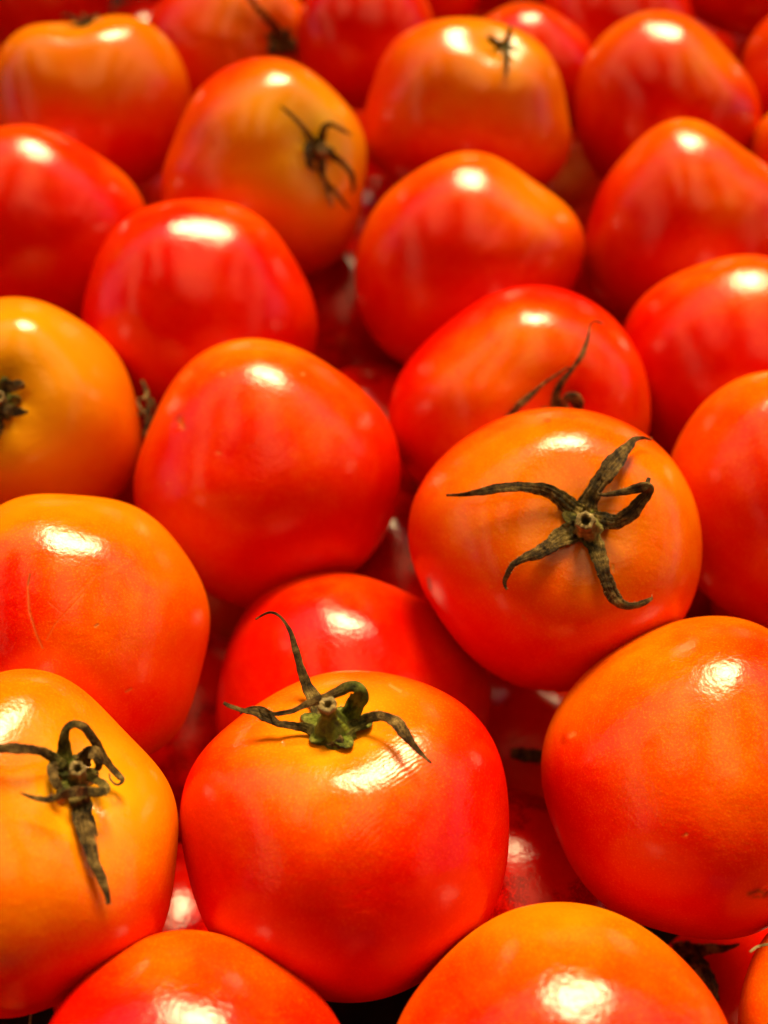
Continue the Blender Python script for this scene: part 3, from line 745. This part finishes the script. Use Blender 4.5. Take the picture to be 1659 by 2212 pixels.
crown('2', [
    ([(140, 1655, 1.5, 26), (119, 1640, 2, 22), (102, 1628, 3, 18), (81, 1621, 4, 18), (53, 1617, 4.6, 19), (21, 1616, 4.6, 20), (-13, 1618, 4.4, 17), (-50, 1625, 4, 8)], dict(twist=.3, green=.5)),
    ([(145, 1652, 1.2, 36), (140, 1631, 1.8, 31), (138, 1608, 3.4, 23), (139, 1587, 5, 18), (146, 1570, 6.2, 16), (163, 1564, 6.8, 16), (183, 1573, 7, 17), (198, 1591, 6.4, 17), (213, 1614, 5.4, 17), (227, 1640, 4.6, 16), (240, 1659, 4, 13), (255, 1674, 3.6, 13), (264, 1685, 3.4, 9), (259, 1693, 3.2, 5), (249, 1694, 3.2, 4), (238, 1683, 3.4, 3.4), (236, 1671, 3.4, 2.4)], dict(twist=.2, green=.9, n=120)),
    ([(178, 1655, 1.5, 30), (183, 1637, 3, 28), (195, 1624, 5, 26), (208, 1632, 5.6, 24), (215, 1648, 5, 17), (209, 1664, 3.6, 10)], dict(twist=.1)),
    ([(185, 1676, 1.5, 20), (205, 1683, 3, 16), (224, 1696, 4.6, 16), (229, 1707, 5.8, 16), (213, 1711, 6.4, 18), (187, 1709, 6.6, 20), (159, 1711, 6.4, 20), (132, 1718, 5.6, 17), (106, 1727, 4.6, 12), (81, 1725, 4, 9), (60, 1719, 4, 6), (44, 1712, 4.2, 2.4)], dict(twist=.15, green=.4, n=100)),
    ([(166, 1700, 1.2, 36), (170, 1722, 1.8, 40), (176, 1744, 2, 41), (181, 1776, 2, 36), (190, 1818, 2.2, 28), (204, 1861, 2.4, 22), (221, 1899, 2.4, 17), (230, 1929, 2.4, 12), (234, 1953, 2.4, 8)], dict(twist=.2, green=.35)),
    ([(128, 1650, 1.4, 18), (112, 1656, 2.6, 17), (117, 1680, 3.4, 19), (130, 1706, 2.6, 14)], dict(twist=.2)),
    ([(198, 1762, 1.6, 7), (203, 1778, 2, 7), (209, 1806, 2.4, 4)], dict(n=12)),
   ], disc=((160, 1678), dict(r=40, lift=1.0, seed=8, squash=1.0, rot=1.0, green=.8)),
   st=dict(base=(166, 1682), tip=(168, 1660), depth_base=.8, lift=6.5, r0=21, r1=15, hole=.45, green=.5))
crown('18', [
    ([(685, 315, .8, 16), (670, 297, 1.6, 14), (656, 277, 2.4, 10), (633, 252, 3, 8), (606, 229, 3.4, 4)], {}),
    ([(690, 312, .8, 18), (695, 297, 1.6, 17), (700, 277, 3, 14), (712, 268, 4, 9), (736, 279, 4, 8), (761, 292, 3.6, 3)], {}),
    ([(700, 328, .8, 18), (713, 332, 1.6, 15), (736, 349, 2.6, 13), (756, 370, 3.6, 12), (763, 394, 3.6, 10), (763, 417, 3.4, 5)], {}),
    ([(692, 335, .8, 18), (694, 350, 1.4, 17), (696, 372, 2, 14), (704, 391, 2.6, 10), (723, 414, 2.6, 10), (756, 455, 3, 4)], {}),
    ([(682, 322, .8, 16), (668, 312, 2, 14), (663, 335, 2.8, 12), (671, 357, 2.6, 13), (683, 368, 2, 6)], {}),
    ([(694, 350, 1.6, 8), (700, 385, 1.8, 9), (709, 420, 2, 11), (716, 446, 2, 6)], dict(mat=PALE)),
   ], disc=((690, 325), dict(r=24, lift=.9, seed=2, squash=1.05, green=.3)),
   st=dict(base=(692, 330), tip=(698, 321), depth_base=.6, lift=6, r0=14, r1=10, hole=.5, green=.3), hair=False)
crown('14', [
    ([(1205, 900, .8, 24), (1201, 872, 1, 22), (1203, 846, 1.6, 15), (1220, 817, 2.6, 11), (1236, 797, 3, 8), (1255, 770, 3.4, 10.5), (1266, 744, 3.6, 8), (1272, 719, 3.6, 5.5), (1275, 702, 3.8, 4.5), (1284, 694, 4.4, 4.5), (1295, 696, 5, 5.5), (1304, 701, 5.4, 2.5)], dict(twist=.2)),
    ([(1234, 799, 2.6, 3.5), (1225, 795, 3, 3.6), (1211, 804, 3, 4.5), (1191, 817, 3, 5), (1171, 832, 3, 7), (1145, 855, 2.6, 12), (1120, 877, 2.2, 14), (1104, 894, 2, 11), (1090, 905, 2, 6)], dict(twist=.15)),
    ([(1210, 895, .8, 16), (1214, 878, 2, 14), (1224, 861, 3.4, 16), (1237, 857, 4, 22), (1247, 870, 3.6, 24), (1250, 890, 2.6, 18)], dict(twist=.2)),
   ], disc=((1207, 900), dict(r=34, lift=.8, seed=4, squash=.7, green=.2)), hair=False)
crown('11', [
    ([(-6, 850, 1.2, 26), (10, 838, 3, 24), (30, 834, 4.4, 24), (43, 833, 4.6, 20), (46, 840, 4, 12)], dict(twist=.1, green=.5)),
    ([(2, 872, 1.2, 26), (12, 883, 2.4, 22), (28, 888, 3.4, 20), (44, 890, 3.6, 16), (61, 890, 3.4, 5)], dict(twist=.2, green=.5)),
    ([(-8, 890, 1.2, 24), (-4, 906, 2.4, 20), (0, 925, 3.4, 14), (-6, 950, 3.4, 5)], dict(twist=.2)),
    ([(-14, 850, 1.2, 24), (-26, 830, 2.6, 20), (-40, 806, 3.4, 14), (-60, 790, 3.4, 5)], dict(twist=.2)),
    ([(-20, 868, 1.2, 24), (-44, 874, 2.6, 20), (-70, 880, 3.4, 14), (-96, 884, 3.4, 5)], dict(twist=.2)),
   ], disc=((0, 864), dict(r=38, lift=1.0, seed=6, squash=1.0, rot=.2, green=1.0)),
   st=dict(base=(0, 868), tip=(-4, 856), depth_base=.8, lift=6, r0=18, r1=13, hole=.5, green=.3), hair=False)
crown('12', [
    ([(306, 822, 6, 5), (316, 842, 8, 9), (321, 872, 9, 10), (319, 906, 10, 11), (312, 945, 10, 7)], {}),
    ([(319, 847, 9, 5), (311, 860, 11, 6), (298, 862, 12, 5), (299, 875, 12, 5), (313, 892, 11, 6)], dict(mat=PALE)),
    ([(324, 880, 9, 9), (305, 893, 12, 8), (291, 901, 13, 5)], {}),
    ([(328, 860, 8, 4), (331, 872, 9, 6), (337, 887, 9, 8), (330, 908, 10, 10), (316, 934, 10, 6)], {}),
   ], hair=False)
crown('20', [
    ([(182, 54, .6, 9), (165, 44, 2, 9), (147, 32, 3, 6), (132, 34, 3, 3)], {}),
    ([(184, 52, .6, 9), (196, 42, 2, 9), (208, 34, 3, 7), (216, 42, 3, 3)], {}),
    ([(182, 54, .6, 9), (184, 42, 2, 8), (178, 28, 4, 5)], {}),
    ([(180, 56, .6, 7), (160, 56, 1.6, 5), (142, 58, 2, 3)], {}),
   ], disc=((182, 52), dict(r=13, lift=.8, seed=2, squash=.5, green=.4)), hair=False)
crown('21', [
    ([(1082, 98, .6, 14), (1070, 92, 2, 14), (1058, 84, 3.4, 11), (1052, 78, 3.4, 5)], {}),
    ([(1090, 98, .6, 14), (1098, 84, 2, 13), (1101, 66, 4, 9), (1102, 52, 5, 4)], dict(green=.5)),
    ([(1090, 100, .8, 14), (1096, 118, 2, 12), (1096, 140, 2.6, 9), (1094, 162, 2.6, 4)], dict(green=.7)),
    ([(1088, 100, .8, 12), (1110, 104, 2, 8), (1124, 112, 2.4, 3)], {}),
   ], disc=((1087, 98), dict(r=17, lift=.8, seed=3, squash=.6, green=.5)), hair=False)
crown('23', [
    ([(606, 92, .8, 26), (594, 104, 2, 24), (584, 118, 3, 12)], {}),
    ([(610, 90, .8, 26), (626, 98, 2, 24), (640, 116, 3, 10)], {}),
    ([(606, 86, .8, 22), (618, 74, 2.4, 18), (628, 66, 3, 6)], {}),
    ([(600, 90, 1, 18), (597, 66, 4, 18), (584, 48, 7, 14), (566, 28, 9, 12), (548, 8, 10, 10), (535, -12, 10, 9)], dict(twist=.1, name='stalk')),
   ], disc=((606, 92), dict(r=28, lift=.9, seed=3, squash=.8, green=.3)), hair=False)
crown('6', [
    ([(1760, 2080, .8, 22), (1730, 2058, 2, 14), (1690, 2044, 2.6, 8), (1659, 2040, 3, 5.5), (1643, 2043, 3.2, 5), (1631, 2048, 3.4, 5), (1620, 2057, 3.6, 4)], dict(mat=PALE)),
   ], disc=((1762, 2084), dict(r=36, lift=.8, seed=3, squash=.8, green=.3)), hair=False)
crown('d', [
    ([(1175, 1634, 4, 26), (1150, 1633, 5, 26), (1125, 1630, 6, 25), (1104, 1626, 6.5, 18)], dict(twist=0, name='stalk', thick=3)),
   ], hair=False)
crown('h', [
    ([(1460, 2062, 3, 50), (1490, 2056, 4, 38), (1525, 2051, 4.5, 22), (1565, 2048, 4.5, 13), (1597, 2040, 5, 4)], {}),
    ([(1480, 2070, 3, 40), (1505, 2090, 3, 44), (1525, 2120, 3, 40), (1545, 2165, 3, 20)], {}),
   ], hair=False)
# a stalk tip that sticks up from a tomato below the bottom left corner
crown('k', [
    ([(60, 2300, .8, 14), (62, 2255, 5, 9), (64, 2215, 8, 6), (67, 2190, 10, 5), (68, 2172, 11, 4), (71, 2160, 12, 4)], dict(twist=.2, mat=PALE)),
   ], disc=((60, 2305), dict(r=30, lift=.8, seed=3, squash=.8, green=.3)), hair=False)

# ---------------------------------------------------------------- the rest of the heap: under and around what shows
FLOOR = -0.150
cen = np.array([f.P for f in FR.values()]); rad = np.array([f.R for f in FR.values()])
def on_screen(p, r):
    rel = p - CAM; d = rel @ VIEW
    if d < 0.03: return False
    x = 829.5 + rel[0] / d * S; y = 1106 - (rel[1] * SP + rel[2] * CP) / d * S; m = r / d * S * 1.12
    return -m < x < 1659 + m and -m < y < 2212 + m
gf = np.random.default_rng(21)
extra = []
for step, (zlo, zhi) in enumerate(((FLOOR + .036, FLOOR + .05), (FLOOR + .06, -.062), (-.06, -.02), (-.02, .012))):
    for _ in range((3000, 4000, 900, 1200)[step]):
        p = np.array([gf.uniform(-.27, .27), gf.uniform(-.2, .62), gf.uniform(zlo, zhi)]); r = gf.uniform(.034, .039)
        if p[2] - r * .96 < FLOOR: p[2] = FLOOR + r * .96
        if step >= 2 and on_screen(p, r): continue
        if np.linalg.norm(p - CAM) < .15: continue
        d = np.linalg.norm(cen - p, axis=1)
        if (d < (rad + r) * .95).any(): continue
        cen = np.vstack([cen, p]); rad = np.append(rad, r); extra.append((p, r))
U, Fc = ico(4)
protos = []
for s in range(4):
    ax = np.array([0, 0, 1.0]); th = np.arccos(np.clip(U[:, 2], -1, 1)); ph = np.arctan2(U[:, 1], U[:, 0])
    B = 1 + .015 * np.cos((5 + s % 2) * ph) * np.sin(th) * np.exp(-(th / 1.5) ** 2) - .13 * np.exp(-(th / .36) ** 2) + .015 * smooth_noise(U, s + 40, 2)
    V = U * B[:, None] * np.array([1, 1, .9])
    ripe = np.clip(.10 + .10 * s / 3 + .2 * (1 + U[:, 2]) * .5 + .1 * smooth_noise(U, s + 60, 2.5), 0, 1)
    z = np.zeros(len(U))
    protos.append(fast_mesh('tomato', V * .0365, Fc, dict(ripe=ripe, yellow=.4 * np.exp(-(th / .4) ** 2), scar=z, wrinkle=z, dark=z)))
for i, (p, r) in enumerate(extra):
    o = link('tomato', protos[i % 4])
    o.location = p
    o.scale = (r / .0365,) * 3
    o.rotation_euler = tuple(gf.uniform(-1.2, 1.2, 3) + np.array([gf.choice([0, 2.6]), 0, gf.uniform(0, 6)]))
    tag(o, HID, 'tomato', 'tomatoes buried in the heap or beyond the visible ones')

# ---------------------------------------------------------------- the board they lie on
b = [(-.45, -.2, FLOOR - .02), (.45, -.2, FLOOR - .02), (.45, .85, FLOOR - .02), (-.45, .85, FLOOR - .02)]
t_ = [(x, y, FLOOR) for x, y, _ in b]
g = mesh_obj('stall_board', b + t_, [(3, 2, 1, 0), (4, 5, 6, 7), (0, 1, 5, 4), (1, 2, 6, 5), (2, 3, 7, 6), (3, 0, 4, 7)], SHELF, smooth=False)
tag(g, kind='structure')

# ---------------------------------------------------------------- unseen cloth roof added overhead to block sky sheen; cream strips make reflected streaks
CLOTH = plain('dark awning cloth', [(0.3, (0.02, 0.02, 0.022)), (0.7, (0.035, 0.034, 0.034))], 3, 0.9)
WHITE, nt_, b_ = new_mat('cream awning cloth')
tl = node(nt_, 'ShaderNodeBsdfTranslucent'); df = node(nt_, 'ShaderNodeBsdfDiffuse')
tl.inputs[0].default_value = (0.85, 0.74, 0.5, 1); df.inputs[0].default_value = (0.75, 0.66, 0.46, 1)
mx_ = node(nt_, 'ShaderNodeMixShader'); mx_.inputs[0].default_value = 0.12
nt_.links.new(tl.outputs[0], mx_.inputs[1]); nt_.links.new(df.outputs[0], mx_.inputs[2])
nt_.links.new(mx_.outputs[0], [n for n in nt_.nodes if n.type == 'OUTPUT_MATERIAL'][0].inputs['Surface'])
def cloth(x0, x1, v0, v1, mat):
    nx, ny = max(2, int((x1 - x0) / .3)), max(2, int((v1 - v0) * 26))
    V, Q = [], []
    for i in range(nx + 1):
        for j in range(ny + 1):
            x = x0 + (x1 - x0) * i / nx; v = v0 + (v1 - v0) * j / ny
            V.append((x, 1.15 - 3.9 * v, 1.62 - 1.5 * v ** 2.2 + 0.02 * math.sin(9 * v + 2 * x)))
    for i in range(nx):
        for j in range(ny):
            a = i * (ny + 1) + j
            Q.append((a, a + 1, a + ny + 2, a + ny + 1))
    tag(mesh_obj('added_awning', V, Q, mat), kind='structure')
EDGE = 0.045
cloth(-4.5, 4.5, 0.0, EDGE, WHITE)                         # added pale front edge, for the crossbar of the reflected streaks
xs = [-4.5]
for (xa, xb, vend) in STRIPS:
    cloth(xs[-1], xa, EDGE, 1.0, CLOTH)
    cloth(xa, xb, EDGE, vend, WHITE)
    cloth(xa, xb, vend, 1.0, CLOTH)
    xs.append(xb)
cloth(xs[-1], 4.5, EDGE, 1.0, CLOTH)

# unseen screen added on the far side to keep low sky sheen off
V = []; Q = []
nx = 24
for k in (0, 1):
    for i in range(nx + 1):
        x = -6 + 12 * i / nx
        for (y, z) in ((2.6, -.9), (2.6, 1.2), (2.5, FARZ - .12), (2.5, FARZ), (2.9, FARZ + .1), (4.5, FARZ + .5)):
            V.append((x, y + .03 * math.sin(2.3 * i) + .01 * k, z + .02 * math.sin(1.7 * i) * (z > 1)))
n = (nx + 1) * 6
for i in range(nx):
    for j in range(5):
        a = i * 6 + j
        Q.append((a, a + 1, a + 7, a + 6)); Q.append((n + a, n + a + 6, n + a + 7, n + a + 1))
tag(mesh_obj('low_sky_blocker', V, Q, CLOTH), kind='structure')
